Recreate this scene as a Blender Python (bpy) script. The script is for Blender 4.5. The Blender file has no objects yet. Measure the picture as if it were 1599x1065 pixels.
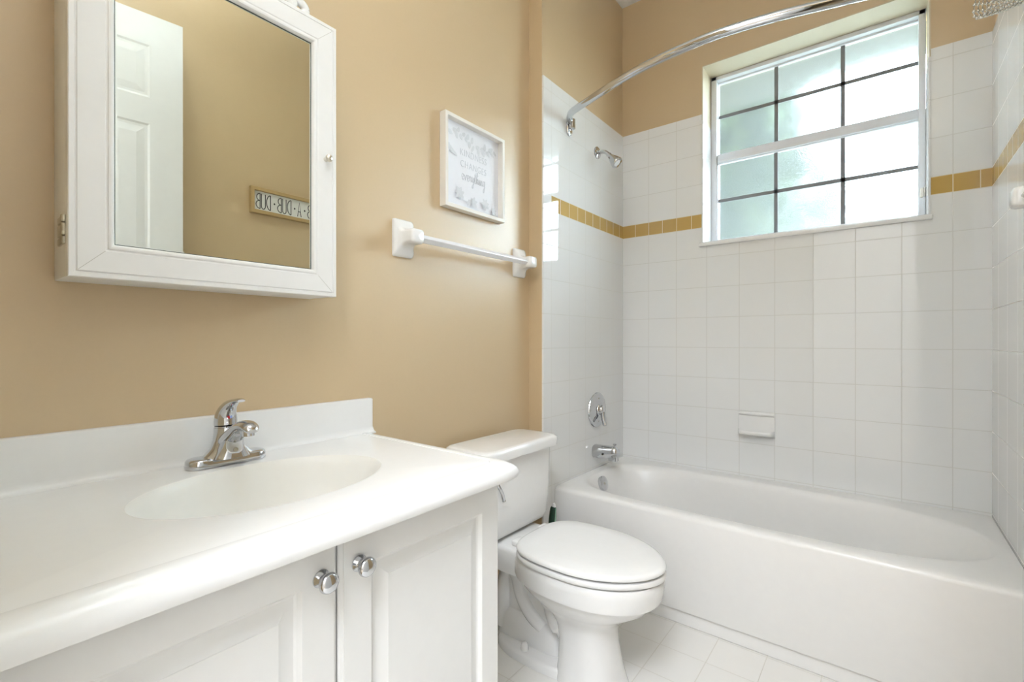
import bpy, bmesh, math, random
from mathutils import Vector, Matrix
random.seed(7)
C = bpy.context.scene.collection
SC = bpy.context.scene
PI = math.pi

# ------------------------------------------------------------------ camera
cam = bpy.data.cameras.new('camera')
cam.sensor_width = 36.0
cam.lens = 736.8 / 1599 * 36.0
cam.clip_start = 0.01
co = bpy.data.objects.new('camera', cam); C.objects.link(co)
co.location = (1.159, -2.488, 1.07)
co.rotation_euler = (PI / 2 - 0.001, 0, 0.667)
SC.camera = co

# ------------------------------------------------------------------ view, world
SC.view_settings.view_transform = 'Standard'
SC.view_settings.look = 'None'
SC.view_settings.exposure = 0.82
SC.view_settings.gamma = 1.0
SC.view_settings.use_curve_mapping = False
CEIL_FILL_W, HALL_FILL_W, SKY = 5.5, 48.0, 19.0
w = bpy.data.worlds.new('sky'); SC.world = w; w.use_nodes = True
nt = w.node_tree; nt.nodes.clear()
bg = nt.nodes.new('ShaderNodeBackground'); wo = nt.nodes.new('ShaderNodeOutputWorld')
tc = nt.nodes.new('ShaderNodeTexCoord'); sx = nt.nodes.new('ShaderNodeSeparateXYZ')
cr = nt.nodes.new('ShaderNodeValToRGB')
cr.color_ramp.elements[0].position = 0.45; cr.color_ramp.elements[0].color = (.42, .45, .40, 1)
cr.color_ramp.elements[1].position = 0.56; cr.color_ramp.elements[1].color = (.72, .87, 1.0, 1)
ma = nt.nodes.new('ShaderNodeMath'); ma.operation = 'MULTIPLY_ADD'; ma.inputs[1].default_value = .5; ma.inputs[2].default_value = .5
nt.links.new(tc.outputs['Generated'], sx.inputs[0]); nt.links.new(sx.outputs['Z'], ma.inputs[0])
nt.links.new(ma.outputs[0], cr.inputs[0]); nt.links.new(cr.outputs[0], bg.inputs[0])
bg.inputs[1].default_value = SKY
nt.links.new(bg.outputs[0], wo.inputs[0])


def area(name, loc, rot, sx_, sy_, power, col=(1, .97, .92)):
    l = bpy.data.lights.new(name, 'AREA'); l.shape = 'RECTANGLE'; l.size = sx_; l.size_y = sy_
    l.energy = power; l.color = col
    o = bpy.data.objects.new(name, l); o.location = loc; o.rotation_euler = rot; C.objects.link(o)
    return o


area('bathroom_fill', (0.85, -2.00, 2.58), (PI, 0, 0), .30, .30, CEIL_FILL_W, (.835, .895, .985))  # added uplight, evens out the room's brightness from out of view
area('hall_fill', (1.28, -3.40, 2.86), (0, 0, 0), .9, .9, HALL_FILL_W, (.835, .895, .985))  # added unseen panel, sends fill in through the doorway

# ------------------------------------------------------------------ materials
M = {}


def mat(name, col, rough=.5, metal=0., spec=.5, coat=0., crough=.06, bump=0., bscale=40., emit=0.):
    m = bpy.data.materials.new(name); m.use_nodes = True
    b = m.node_tree.nodes['Principled BSDF']
    b.inputs['Base Color'].default_value = (*col, 1)
    b.inputs['Roughness'].default_value = rough
    b.inputs['Metallic'].default_value = metal
    b.inputs['Specular IOR Level'].default_value = spec
    b.inputs['Coat Weight'].default_value = coat
    b.inputs['Coat Roughness'].default_value = crough
    n = m.node_tree
    # every material keeps a faint procedural mottle so that nothing is a flat colour
    t = n.nodes.new('ShaderNodeTexCoord'); no = n.nodes.new('ShaderNodeTexNoise'); no.inputs['Scale'].default_value = bscale
    n.links.new(t.outputs['Object'], no.inputs['Vector'])
    mx = n.nodes.new('ShaderNodeMix'); mx.data_type = 'RGBA'
    mx.inputs[6].default_value = (*[c * .985 for c in col], 1); mx.inputs[7].default_value = (*[min(1, c * 1.015) for c in col], 1)
    n.links.new(no.outputs['Fac'], mx.inputs[0]); n.links.new(mx.outputs[2], b.inputs['Base Color'])
    if bump:
        bp = n.nodes.new('ShaderNodeBump'); bp.inputs['Strength'].default_value = bump; bp.inputs['Distance'].default_value = .001
        n.links.new(no.outputs['Fac'], bp.inputs['Height']); n.links.new(bp.outputs[0], b.inputs['Normal'])
    if emit:
        b.inputs['Emission Color'].default_value = (*col, 1); b.inputs['Emission Strength'].default_value = emit
    M[name] = m
    return m


mat('tan_paint', (.63, .475, .285), .42, spec=1., bump=.12, bscale=120)
mat('cream_paint', (.66, .575, .43), .5)
mat('ceiling_paint', (.86, .85, .82), .8)
mat('white_paint', (.83, .825, .80), .35)
mat('door_paint', (.70, .71, .71), .5)
mat('cabinet_paint', (.84, .835, .815), .3)
mat('mirror_cabinet_paint', (.86, .85, .83), .35)
mat('marble', (.875, .87, .855), .26)
mat('basin_marble', (.86, .84, .785), .36)
mat('porcelain', (.86, .85, .83), .1, coat=.4)
mat('plastic', (.87, .86, .84), .25)
mat('tub_enamel', (.86, .845, .82), .30)
mat('ceramic', (.87, .865, .85), .14, coat=.3)
mat('acrylic', (.88, .88, .89), .18)
mat('chrome', (.60, .61, .63), .05, metal=1.)
mat('brushed', (.72, .68, .60), .28, metal=1.)
mat('pewter', (.50, .47, .39), .3, metal=1.)
mat('bead_silver', (.62, .61, .57), .08, metal=1.)
mat('mirror', (.83, .86, .80), .0, metal=1.)
mat('mirror_edge', (.10, .12, .11), .2)
mat('dark', (.02, .02, .02), .5)
mat('alu', (.80, .81, .85), .35)
mat('muntin', (.20, .205, .215), .5)
mat('frame_wood', (.86, .82, .76), .45)
mat('paper', (.86, .87, .92), .6)
mat('print_grey', (.66, .68, .73), .8)
mat('print_leaf', (.74, .76, .80), .8)
mat('sign_wood', (.50, .35, .16), .55, bscale=60)
mat('sign_board', (.83, .84, .83), .6)
mat('ink', (.05, .055, .06), .6)
mat('red', (.55, .02, .03), .3)
mat('blue', (.35, .5, .85), .3)
mat('dark_green', (.012, .05, .03), .35)
mat('pale_green', (.35, .55, .42), .35)
mat('caulk', (.60, .58, .54), .6)
mat('leaf', (.045, .068, .028), .6)
mat('bark', (.20, .15, .10), .8)
mat('stucco', (.058, .062, .056), .9)
mat('lawn', (.11, .117, .095), .9)
mat('hall_floor', (.60, .52, .42), .5)
mat('hall_paint', (.80, .78, .74), .6)
mat('fill_bowl_glow', (.86, .95, 1.0), .4, emit=4.2)  # glow of the added bathroom fill bowl
mat('hall_fill_glow', (.95, .96, 1.0), .4, emit=2.)  # glow of the added hallway fill panel


def glass_mat(name, rough, bump, bscale):
    m = bpy.data.materials.new(name); m.use_nodes = True
    n = m.node_tree; n.nodes.clear()
    out = n.nodes.new('ShaderNodeOutputMaterial')
    g = n.nodes.new('ShaderNodeBsdfGlass'); g.inputs['Roughness'].default_value = rough; g.inputs['IOR'].default_value = 1.25
    g.inputs['Color'].default_value = (.95, .97, .97, 1)
    tl = n.nodes.new('ShaderNodeBsdfTranslucent'); tl.inputs['Color'].default_value = (.88, .92, .92, 1)
    mx = n.nodes.new('ShaderNodeMixShader'); mx.inputs[0].default_value = .05
    t = n.nodes.new('ShaderNodeTexCoord'); no = n.nodes.new('ShaderNodeTexNoise'); no.inputs['Scale'].default_value = bscale
    bp = n.nodes.new('ShaderNodeBump'); bp.inputs['Strength'].default_value = bump; bp.inputs['Distance'].default_value = .002
    n.links.new(t.outputs['Object'], no.inputs['Vector']); n.links.new(no.outputs['Fac'], bp.inputs['Height'])
    n.links.new(bp.outputs[0], g.inputs['Normal'])
    n.links.new(g.outputs[0], mx.inputs[1]); n.links.new(tl.outputs[0], mx.inputs[2]); n.links.new(mx.outputs[0], out.inputs[0])
    M[name] = m


glass_mat('frosted', .24, .25, 60)
glass_mat('obscure', .22, .7, 170)


class NB:
    """small helper to chain math nodes"""
    def __init__(s, m): s.n = m.node_tree
    def m(s, op, a, b=None, c=None):
        x = s.n.nodes.new('ShaderNodeMath'); x.operation = op
        for i, v in enumerate((a, b, c)):
            if v is None: continue
            if isinstance(v, (int, float)): x.inputs[i].default_value = v
            else: s.n.links.new(v, x.inputs[i])
        return x.outputs[0]


T = .1524


def tile_mat(name, axis, off, band=True, zlines=True, col=(.85, .85, .84), grout=(.70, .69, .66), size=T, voff=0., band_lo=None, rough=.045):
    """square glazed tiles in object space; axis = the horizontal coordinate; optional tan border band"""
    m = bpy.data.materials.new(name); m.use_nodes = True
    n = m.node_tree; b = n.nodes['Principled BSDF']; k = NB(m)
    tc = n.nodes.new('ShaderNodeTexCoord'); sp = n.nodes.new('ShaderNodeSeparateXYZ')
    n.links.new(tc.outputs['Object'], sp.inputs[0])
    u = sp.outputs[axis]
    v = sp.outputs['Z' if zlines else 'Y']

    def dist(x, o, p):
        f = k.m('FRACT', k.m('DIVIDE', k.m('SUBTRACT', x, o), p))
        return k.m('MULTIPLY', k.m('MINIMUM', f, k.m('SUBTRACT', 1., f)), p)
    if band:
        z0, z1 = 1.6446, 1.7146
        above = k.m('GREATER_THAN', v, z1)
        inb = k.m('MULTIPLY', k.m('GREATER_THAN', v, z0), k.m('LESS_THAN', v, z1))
        if band_lo is not None: inb_c = k.m('MULTIPLY', inb, k.m('GREATER_THAN', u, band_lo))
        else: inb_c = inb
        vo = k.m('ADD', 1.035, k.m('MULTIPLY', above, z1 - 1.035 - 4 * T))
        dv = dist(v, vo, T)
        dv = k.m('MAXIMUM', dv, k.m('MULTIPLY', inb, 1.))     # no course lines inside the band ...
        dv = k.m('MINIMUM', dv, k.m('MINIMUM', k.m('ABSOLUTE', k.m('SUBTRACT', v, z0)), k.m('ABSOLUTE', k.m('SUBTRACT', v, z1))))
        per = k.m('SUBTRACT', T, k.m('MULTIPLY', inb_c, T / 2))
        du = dist(u, off, per)
    else:
        dv = dist(v, voff, size); du = dist(u, off, size)
    d = k.m('MINIMUM', du, dv)
    mr = n.nodes.new('ShaderNodeMapRange'); mr.interpolation_type = 'SMOOTHSTEP'
    mr.inputs['From Min'].default_value = .0007; mr.inputs['From Max'].default_value = .0022
    n.links.new(d, mr.inputs['Value'])
    face = mr.outputs[0]
    c1 = n.nodes.new('ShaderNodeMix'); c1.data_type = 'RGBA'
    c1.inputs[6].default_value = (*grout, 1); c1.inputs[7].default_value = (*col, 1)
    n.links.new(face, c1.inputs[0]); res = c1.outputs[2]
    if band:
        c2 = n.nodes.new('ShaderNodeMix'); c2.data_type = 'RGBA'
        c2.inputs[6].default_value = (.80, .72, .55, 1); c2.inputs[7].default_value = (.56, .37, .12, 1)
        n.links.new(face, c2.inputs[0])
        c3 = n.nodes.new('ShaderNodeMix'); c3.data_type = 'RGBA'
        n.links.new(inb_c, c3.inputs[0]); n.links.new(res, c3.inputs[6]); n.links.new(c2.outputs[2], c3.inputs[7]); res = c3.outputs[2]
    n.links.new(res, b.inputs['Base Color'])
    rr = n.nodes.new('ShaderNodeMapRange'); rr.inputs['To Min'].default_value = .6; rr.inputs['To Max'].default_value = rough
    n.links.new(face, rr.inputs['Value']); n.links.new(rr.outputs[0], b.inputs['Roughness'])
    no = n.nodes.new('ShaderNodeTexNoise'); no.inputs['Scale'].default_value = 9.; no.inputs['Detail'].default_value = 1.
    n.links.new(tc.outputs['Object'], no.inputs['Vector'])
    h = k.m('ADD', face, k.m('MULTIPLY', no.outputs['Fac'], .9))
    bp = n.nodes.new('ShaderNodeBump'); bp.inputs['Strength'].default_value = .22; bp.inputs['Distance'].default_value = .0012
    n.links.new(h, bp.inputs['Height']); n.links.new(bp.outputs[0], b.inputs['Normal'])
    M[name] = m


tile_mat('tile_far', 'X', .1503)
tile_mat('tile_side', 'Y', -.733, band_lo=-.733)
tile_mat('tile_floor', 'X', .54, band=False, zlines=False, size=.155, voff=-.859, col=(.84, .82, .78), grout=(.66, .63, .57), rough=.16)
tile_mat('tile_reveal', 'Y', .045, band=False, voff=1.5645, col=(.86, .86, .86))

# ------------------------------------------------------------------ mesh helpers


def obj(name, bm, m, parent=None, smooth=True, angle=40):
    bmesh.ops.recalc_face_normals(bm, faces=bm.faces)
    me = bpy.data.meshes.new(name); bm.to_mesh(me); bm.free()
    o = bpy.data.objects.new(name, me); C.objects.link(o)
    for mm in (m if isinstance(m, (list, tuple)) else [m]):
        me.materials.append(M[mm])
    if smooth:
        me.polygons.foreach_set('use_smooth', [True] * len(me.polygons))
        me.set_sharp_from_angle(angle=math.radians(angle))
    if parent is not None:
        o.parent = parent
        o.matrix_parent_inverse = parent.matrix_world.inverted() if parent.type == 'EMPTY' else Matrix()
        if parent.type == 'EMPTY':
            o.matrix_parent_inverse = Matrix.Translation(-parent.location)
        elif parent.parent is not None or parent.type == 'MESH':
            o.matrix_parent_inverse = Matrix()
    return o


def thing(name, label, cat, loc=(0, 0, 0), group=None):
    o = bpy.data.objects.new(name, None); C.objects.link(o); o.location = loc
    o.empty_display_size = .05
    o['label'] = label; o['category'] = cat
    if group: o['group'] = group
    return o


def tag(o, label, cat, group=None):
    o['label'] = label; o['category'] = cat
    if group: o['group'] = group
    return o


def struct(o):
    o['kind'] = 'structure'; return o


def box(bm, x0, x1, y0, y1, z0, z1, bev=0., seg=2, mi=0):
    r = bmesh.ops.create_cube(bm, size=1.)
    vs = r['verts']
    for v in vs:
        v.co = Vector(((x0 + x1) / 2 + v.co.x * (x1 - x0), (y0 + y1) / 2 + v.co.y * (y1 - y0), (z0 + z1) / 2 + v.co.z * (z1 - z0)))
    fs = set(f for v in vs for f in v.link_faces)
    for f in fs: f.material_index = mi
    if bev:
        es = set(e for v in vs for e in v.link_edges)
        bmesh.ops.bevel(bm, geom=list(es), offset=bev, segments=seg, profile=.5, affect='EDGES')
    return bm


def bx(*a, **k):
    return box(bmesh.new(), *a, **k)


def loft(bm, rings, cap0=True, cap1=True, closed=True, mi=0):
    R = [[bm.verts.new(p) for p in r] for r in rings]
    n = len(R[0])
    for a, b in zip(R, R[1:]):
        for i in range(n if closed else n - 1):
            j = (i + 1) % n
            try:
                f = bm.faces.new((a[i], a[j], b[j], b[i])); f.material_index = mi
            except ValueError: pass
    if cap0: bm.faces.new(R[0][::-1]).material_index = mi
    if cap1: bm.faces.new(R[-1]).material_index = mi
    return R


def frame_axes(t):
    t = t.normalized()
    a = Vector((0, 0, 1)) if abs(t.z) < .9 else Vector((1, 0, 0))
    x = t.cross(a).normalized(); y = t.cross(x).normalized()
    return x, y


def tube(bm, pts, rad, n=16, caps=True, sq=None, mi=0):
    """swept circle; rad a number or list. sq = list of (a,b) cross-section multipliers"""
    pts = [Vector(p) for p in pts]
    rings = []
    X = None
    for i, p in enumerate(pts):
        t = (pts[min(i + 1, len(pts) - 1)] - pts[max(i - 1, 0)])
        if t.length < 1e-9: t = Vector((0, 0, 1))
        t.normalize()
        if X is None: X, Y = frame_axes(t)
        else:
            X = (X - t * X.dot(t)).normalized(); Y = t.cross(X)
        r = rad[i] if isinstance(rad, (list, tuple)) else rad
        rings.append([p + (X * math.cos(2 * PI * k / n) + Y * math.sin(2 * PI * k / n)) * r for k in range(n)])
    loft(bm, rings, caps, caps, mi=mi)
    return bm


def lathe(bm, origin, axis, prof, n=32, cap=True, mi=0):
    """prof = [(distance along axis, radius)]"""
    o = Vector(origin); a = Vector(axis).normalized(); X, Y = frame_axes(a)
    rings = [[o + a * d + (X * math.cos(2 * PI * k / n) + Y * math.sin(2 * PI * k / n)) * max(r, 1e-5) for k in range(n)] for d, r in prof]
    loft(bm, rings, cap, cap, mi=mi)
    return bm


def spline(pts, n=8):
    P = [Vector(p) for p in pts]; out = []
    for i in range(len(P) - 1):
        p0 = P[max(i - 1, 0)]; p1 = P[i]; p2 = P[i + 1]; p3 = P[min(i + 2, len(P) - 1)]
        for k in range(n):
            t = k / n
            out.append(.5 * ((2 * p1) + (p2 - p0) * t + (2 * p0 - 5 * p1 + 4 * p2 - p3) * t * t + (3 * p1 - p0 - 3 * p2 + p3) * t ** 3))
    out.append(P[-1]); return out


def lerp_rows(rows, n):
    """catmull interpolate rows of floats"""
    out = []
    for i in range(len(rows) - 1):
        p0, p1, p2, p3 = rows[max(i - 1, 0)], rows[i], rows[i + 1], rows[min(i + 2, len(rows) - 1)]
        for k in range(n):
            t = k / n
            out.append([.5 * (2 * b + (c - a) * t + (2 * a - 5 * b + 4 * c - d) * t * t + (3 * b - a - 3 * c + d) * t ** 3) for a, b, c, d in zip(p0, p1, p2, p3)])
    out.append(list(rows[-1])); return out


def sell(cx, cy, a, b, e, n=96, z=0., a2=None):
    """superellipse ring in the XY plane; a2 = semi axis for the +x side"""
    r = []
    for k in range(n):
        t = 2 * PI * k / n
        c, s = math.cos(t), math.sin(t)
        aa = a2 if (a2 is not None and c > 0) else a
        # sample at the polar angle so that rings line up
        q = (abs(c) ** e + abs(s) ** e) ** (-1. / e)
        r.append(Vector((cx + aa * q * c, cy + b * q * s, z)))
    return r


def rrect(w_, h_, r, n=6):
    """rounded rectangle outline, centred, counter-clockwise, 4*(n+1) points"""
    out = []
    for cx, cy, a0 in ((w_ / 2 - r, h_ / 2 - r, 0), (-w_ / 2 + r, h_ / 2 - r, PI / 2), (-w_ / 2 + r, -h_ / 2 + r, PI), (w_ / 2 - r, -h_ / 2 + r, 1.5 * PI)):
        for k in range(n + 1):
            a = a0 + PI / 2 * k / n
            out.append((cx + r * math.cos(a), cy + r * math.sin(a)))
    return out


def mitred(bm, org, U, V, N, w_, h_, prof, mi=0):
    """picture-frame moulding: prof = [(inset, height)] swept round a w x h rectangle with mitred corners"""
    org, U, V, N = Vector(org), Vector(U), Vector(V), Vector(N)
    rings = []
    for ins, hh in prof:
        rings.append([org + U * a + V * b + N * hh for a, b in ((ins, ins), (w_ - ins, ins), (w_ - ins, h_ - ins), (ins, h_ - ins))])
    # rings run round the frame; loft across the profile
    R = [[bm.verts.new(p) for p in r] for r in rings]
    for a, b in zip(R, R[1:]):
        for i in range(4):
            j = (i + 1) % 4
            bm.faces.new((a[i], a[j], b[j], b[i])).material_index = mi
    return R


# ------------------------------------------------------------------ room shell
XW, XR, YN, ZC = -.076, 1.485, -2.50, 2.955
S = lambda name, bm, m, **k: struct(obj(name, bm, m, smooth=False, **k))
S('floor', bx(-.2, 1.60, -2.62, 0.2, -.10, 0.), 'tile_floor')
S('ceiling', bx(-.2, 1.60, -2.62, .32, ZC, ZC + .1), 'ceiling_paint')
S('wall_left', bx(-.25, XW, -2.62, -.796, 0, ZC), 'tan_paint')
S('wall_alcove_left', bx(-.25, -.008, -.796, .008, 0, ZC), 'tan_paint')
S('wall_right', bx(XR, XR + .12, -2.62, .008, 0, ZC), 'tan_paint')
WX0, WX1, WZ0, WZ1 = .430, 1.305, 1.562, 2.470
bm = bmesh.new()
box(bm, -.25, WX0, .008, .26, 0, ZC); box(bm, WX1, XR + .12, .008, .26, 0, ZC)
box(bm, WX0, WX1, .008, .26, 0, WZ0); box(bm, WX0, WX1, .008, .26, WZ1, ZC)
S('wall_far', bm, 'tan_paint')
# door wall behind the camera with the open doorway
bm = bmesh.new()
DX0, DX1, DZ = .66, 1.455, 2.46
box(bm, -.25, DX0, -2.62, YN, 0, ZC); box(bm, DX1, XR, -2.62, YN, 0, ZC); box(bm, DX0, DX1, -2.62, YN, DZ, ZC)
S('wall_near', bm, 'tan_paint')
# hallway
S('floor_hall', bx(-.6, 2.2, -4.4, -2.62, -.10, 0), 'hall_floor')
S('ceiling_hall', bx(-.6, 2.2, -4.4, -2.62, ZC, ZC + .1), 'ceiling_paint')
bm = bmesh.new(); box(bm, -.7, -.6, -4.4, -2.62, 0, ZC); box(bm, 2.2, 2.3, -4.4, -2.62, 0, ZC); box(bm, -.7, 2.3, -4.5, -4.4, 0, ZC)
box(bm, 1.605, 2.2, -2.62, -2.52, 0, ZC); box(bm, -.6, -.25, -2.62, -2.52, 0, ZC)
S('wall_hall', bm, 'hall_paint')

# tile surrounds (8 mm proud of the painted walls), bullnose edge at the top and ends
ZT = 2.222


def tile_panel(name, rects, m):
    bm = bmesh.new()
    for r in rects: box(bm, *r)
    return S(name, bm, m)


tile_panel('wall_tile_far', [(-.008, WX0, 0, .008, .30, ZT), (WX1, XR, 0, .008, .30, ZT), (WX0, WX1, 0, .008, .30, WZ0)], 'tile_far')
tile_panel('wall_tile_left', [(-.008, 0, -.796, 0, 0, ZT)], 'tile_side')
tile_panel('wall_tile_right', [(1.477, XR, -.796, 0, 0, ZT)], 'tile_side')
# reveal lining: tile up to the surround's height, cream paint above
bm = bmesh.new()
for x0, x1 in ((WX0 - .001, WX0 + .007), (WX1 - .007, WX1 + .001)):
    box(bm, x0, x1, 0.0, .145, WZ0, ZT - .03)
S('trim_1', bm, 'tile_reveal')
bm = bmesh.new()
for x0, x1 in ((WX0 - .001, WX0 + .004), (WX1 - .004, WX1 + .001)):
    box(bm, x0, x1, .007, .145, ZT - .03, WZ1)
box(bm, WX0, WX1, .007, .145, WZ1 - .004, WZ1 + .001)
S('trim_2', bm, 'cream_paint')
# marble sill
bm = bmesh.new(); box(bm, WX0 - .012, WX1 + .006, -.014, .15, WZ0 - .014, WZ0 + .006, .004)
struct(obj('trim_3', bm, 'marble'))
# door casing round the doorway (both jambs and head)
bm = bmesh.new()
box(bm, DX0, DX0 + .018, -2.62, YN, 0, DZ); box(bm, DX1 - .012, DX1, -2.62, YN, 0, DZ); box(bm, DX0, DX1, -2.62, YN, DZ - .018, DZ)
S('trim_4', bm, 'white_paint')
# baseboards on the painted walls
S('baseboard_left', bx(XW, XW + .012, -1.64, -.796, 0, .10, bev=.003), 'white_paint')
S('baseboard_right', bx(XR - .012, XR, -2.5, -.80, 0, .10, bev=.003), 'white_paint')

# ------------------------------------------------------------------ window
win = bpy.data.objects.new('window_1', None); C.objects.link(win); win['kind'] = 'structure'
win.location = ((WX0 + WX1) / 2, .17, WZ0)
# outer frame
bm = bmesh.new()
FZ0, FZ1 = WZ0 + .006, WZ1 - .004
for a in ((WX0 + .007, WX0 + .034, FZ0, FZ1), (WX1 - .030, WX1 - .007, FZ0, FZ1), (WX0 + .007, WX1 - .007, FZ1 - .020, FZ1), (WX0 + .007, WX1 - .007, FZ0, FZ0 + .018)):
    box(bm, a[0], a[1], .145, .21, a[2], a[3], .002)
obj('frame', bm, 'alu', win)
# upper sash (outer track) and lower sash (inner track)


def sash(nm, x0, x1, z0, z1, y, st, top, bot, xm, zm, gm):
    bm = bmesh.new()
    for a in ((x0, x0 + st, z0, z1), (x1 - st, x1, z0, z1), (x0, x1, z1 - top, z1), (x0, x1, z0, z0 + bot)):
        box(bm, a[0], a[1], y - .011, y + .011, a[2], a[3], .002)
    s = obj(nm, bm, 'alu', win)
    g = obj('pane', bx(x0 + st - .002, x1 - st + .002, y + .002, y + .006, z0 + bot - .002, z1 - top + .002), gm, s, smooth=False)
    bm = bmesh.new()
    for x in xm: box(bm, x - .0085, x + .0085, y - .004, y - .0005, z0 + bot, z1 - top)
    for z in zm: box(bm, x0 + st, x1 - st, y - .004, y - .0005, z - .0085, z + .0085)
    obj('muntin_grid', bm, 'muntin', s, smooth=False)
    return s


us = sash('upper_sash', .448, 1.296, 2.030, FZ1 - .012, .188, .018, .016, .034, (.737, 1.010), (2.262,), 'frosted')
ls = sash('lower_sash', .440, 1.303, FZ0 + .012, 2.046, .160, .030, .046, .024, (.740, 1.012), (1.808,), 'obscure')
bm = bmesh.new(); box(bm, .47, 1.27, .140, .149, 2.006, 2.016, .003); obj('pull_rail', bm, 'alu', ls)
bm = bmesh.new()
for x in (.795, .875): box(bm, x - .038, x + .038, .132, .150, FZ0 + .019, FZ0 + .030, .003)
obj('lift_tab', bm, 'alu', ls)
bm = bmesh.new(); box(bm, 1.279, 1.290, .136, .150, 1.672, 1.712, .003); box(bm, 1.291, 1.297, .139, .150, 1.677, 1.716, .002)
obj('sash_latch', bm, 'frame_wood', ls)

# ------------------------------------------------------------------ outside the window
S('ground_outside', bx(-8, 10, .4, 16, -.2, -.1), 'lawn')
S('roof_eave', bx(-1.2, 3.0, .26, 1.0, 2.66, 2.78), 'stucco')


def bush(x, y, z0, z1, rx, ry, n, ls, label, seed):
    rnd = random.Random(seed)
    t = thing('leafy_tree', label, 'tree', (x, y, -.1))
    bm = bmesh.new(); tube(bm, spline([(x, y, -.1), (x + .03, y, .6), (x, y + .02, (z0 + z1) / 2)], 5), .06, 10); obj('trunk', bm, 'bark', t)
    bm = bmesh.new()
    for k in range(n):
        while True:
            p = Vector((rnd.uniform(-1, 1), rnd.uniform(-1, 1), rnd.uniform(-1, 1)))
            if .35 < p.length < 1: break
        c = Vector((x + p.x * rx, y + p.y * ry, (z0 + z1) / 2 + p.z * (z1 - z0) / 2))
        a, b = rnd.uniform(0, 2 * PI), rnd.uniform(-.9, .5)
        d = Vector((math.cos(a) * math.cos(b), math.sin(a) * math.cos(b), math.sin(b))); q = d.cross(Vector((rnd.uniform(-.4, .4), rnd.uniform(-.4, .4), 1))).normalized()
        l = ls * rnd.uniform(.7, 1.3)
        bm.faces.new([bm.verts.new(v) for v in (c, c + d * l * .35 + q * l * .24, c + d * l * .7 + q * l * .2, c + d * l, c + d * l * .7 - q * l * .2, c + d * l * .35 - q * l * .24)])
    obj('foliage', bm, 'leaf', t, smooth=False)


bush(-.22, 1.95, 1.3, 4.5, .95, .55, 6800, .16, 'dense green tree blurred behind the left third of the frosted window', 5)
bush(-.10, 3.4, 1.2, 3.6, 1.25, .6, 4200, .18, 'farther leafy tree blurred behind the middle panes of the frosted window', 6)

# ------------------------------------------------------------------ bathtub
tub = thing('bathtub', 'white alcove bathtub with flat apron below the window', 'bathtub', (.738, -.36, 0))
bm = bmesh.new()
TX0, TX1, TY0, TY1 = .0015, 1.4755, -.706, -.0015
tcx, tcy = .755, -.352
N = 128
ring_dirs = [(math.cos(2 * PI * k / N), math.sin(2 * PI * k / N)) for k in range(N)]


def rect_ring(z, dy0, rin=.0):
    """outer rectangle hit along rays from the basin centre (rin = inset on every side, dy0 = extra at the front)"""
    r = []
    x0, x1, y0, y1 = TX0 + rin, TX1 - rin, TY0 + dy0 + rin, TY1 - rin
    for c, s in ring_dirs:
        ts = []
        c_, s_ = c * .68, s * .30
        if c_ > 1e-9: ts.append((x1 - tcx) / c_)
        if c_ < -1e-9: ts.append((x0 - tcx) / c_)
        if s_ > 1e-9: ts.append((y1 - tcy) / s_)
        if s_ < -1e-9: ts.append((y0 - tcy) / s_)
        q = min(ts); r.append(Vector((tcx + c_ * q, tcy + s_ * q, z)))
    # snap the nearest samples onto the true corners
    for X, Y in ((x0, y0), (x1, y0), (x1, y1), (x0, y1)):
        i = min(range(N), key=lambda i: (r[i].x - X) ** 2 + (r[i].y - Y) ** 2); r[i] = Vector((X, Y, z))
    return r


def basin_ring(al, ar, b, z, e, el=None, cy=-.362):
    """basin outline; e = squareness of the right end, el = of the left (drain) end"""
    r = []
    for c, s in ring_dirs:
        aa = ar if c > 0 else al
        ee = e if c > 0 else (el or e)
        # blend the two exponents across the middle so the outline stays smooth
        w_ = .5 + .5 * math.tanh(c * 3)
        ee = (el or e) * (1 - w_) + e * w_
        q = (abs(c) ** ee + abs(s) ** ee) ** (-1. / ee)
        r.append(Vector((tcx + aa * q * c, cy + b * q * s, z)))
    return r


rings = [rect_ring(.0015, .011), rect_ring(.050, .011), rect_ring(.055, .001), rect_ring(.058, .0), rect_ring(.30, .0), rect_ring(.396, .001), rect_ring(.405, .004), rect_ring(.411, .010), rect_ring(.4138, .018), rect_ring(.4150, .028),
         basin_ring(.715, .690, .292, .4152, 3.0, 5.), basin_ring(.708, .682, .287, .4145, 2.9, 4.8), basin_ring(.700, .672, .280, .411, 2.8, 4.6), basin_ring(.692, .664, .275, .403, 2.8, 4.4), basin_ring(.678, .652, .268, .385, 2.7, 4.2),
         basin_ring(.655, .60, .257, .30, 2.7, 3.8), basin_ring(.635, .53, .245, .20, 2.7, 3.4), basin_ring(.61, .47, .230, .12, 2.7, 3.), basin_ring(.56, .41, .20, .075, 2.6), basin_ring(.45, .32, .14, .060, 2.4), basin_ring(.05, .05, .02, .056, 2.)]
loft(bm, rings, True, True)
obj('tub_body', bm, 'tub_enamel', tub, angle=50)
# overflow plate on the sloping end wall, drain in the bottom
bm = bmesh.new()
oc = Vector((.090, -.414, .3765)); on_ = Vector((.96, 0, .28)).normalized()
lathe(bm, oc - on_ * .010, on_, [(0, .033), (.012, .035), (.017, .034), (.020, .028), (.021, .0)], 32, True)
op = obj('overflow_plate', bm, 'chrome', tub)
bm = bmesh.new(); lathe(bm, oc + on_ * .010 + Vector((0, -.006, 0)), on_, [(0, .006), (.003, .005), (.0035, 0)], 12)
obj('screw', bm, 'pewter', op)
bm = bmesh.new(); lathe(bm, (.24, -.36, .058), (0, 0, 1), [(0, .032), (.006, .031), (.008, .024), (.006, .0)], 24)
obj('drain', bm, 'chrome', tub)

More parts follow.
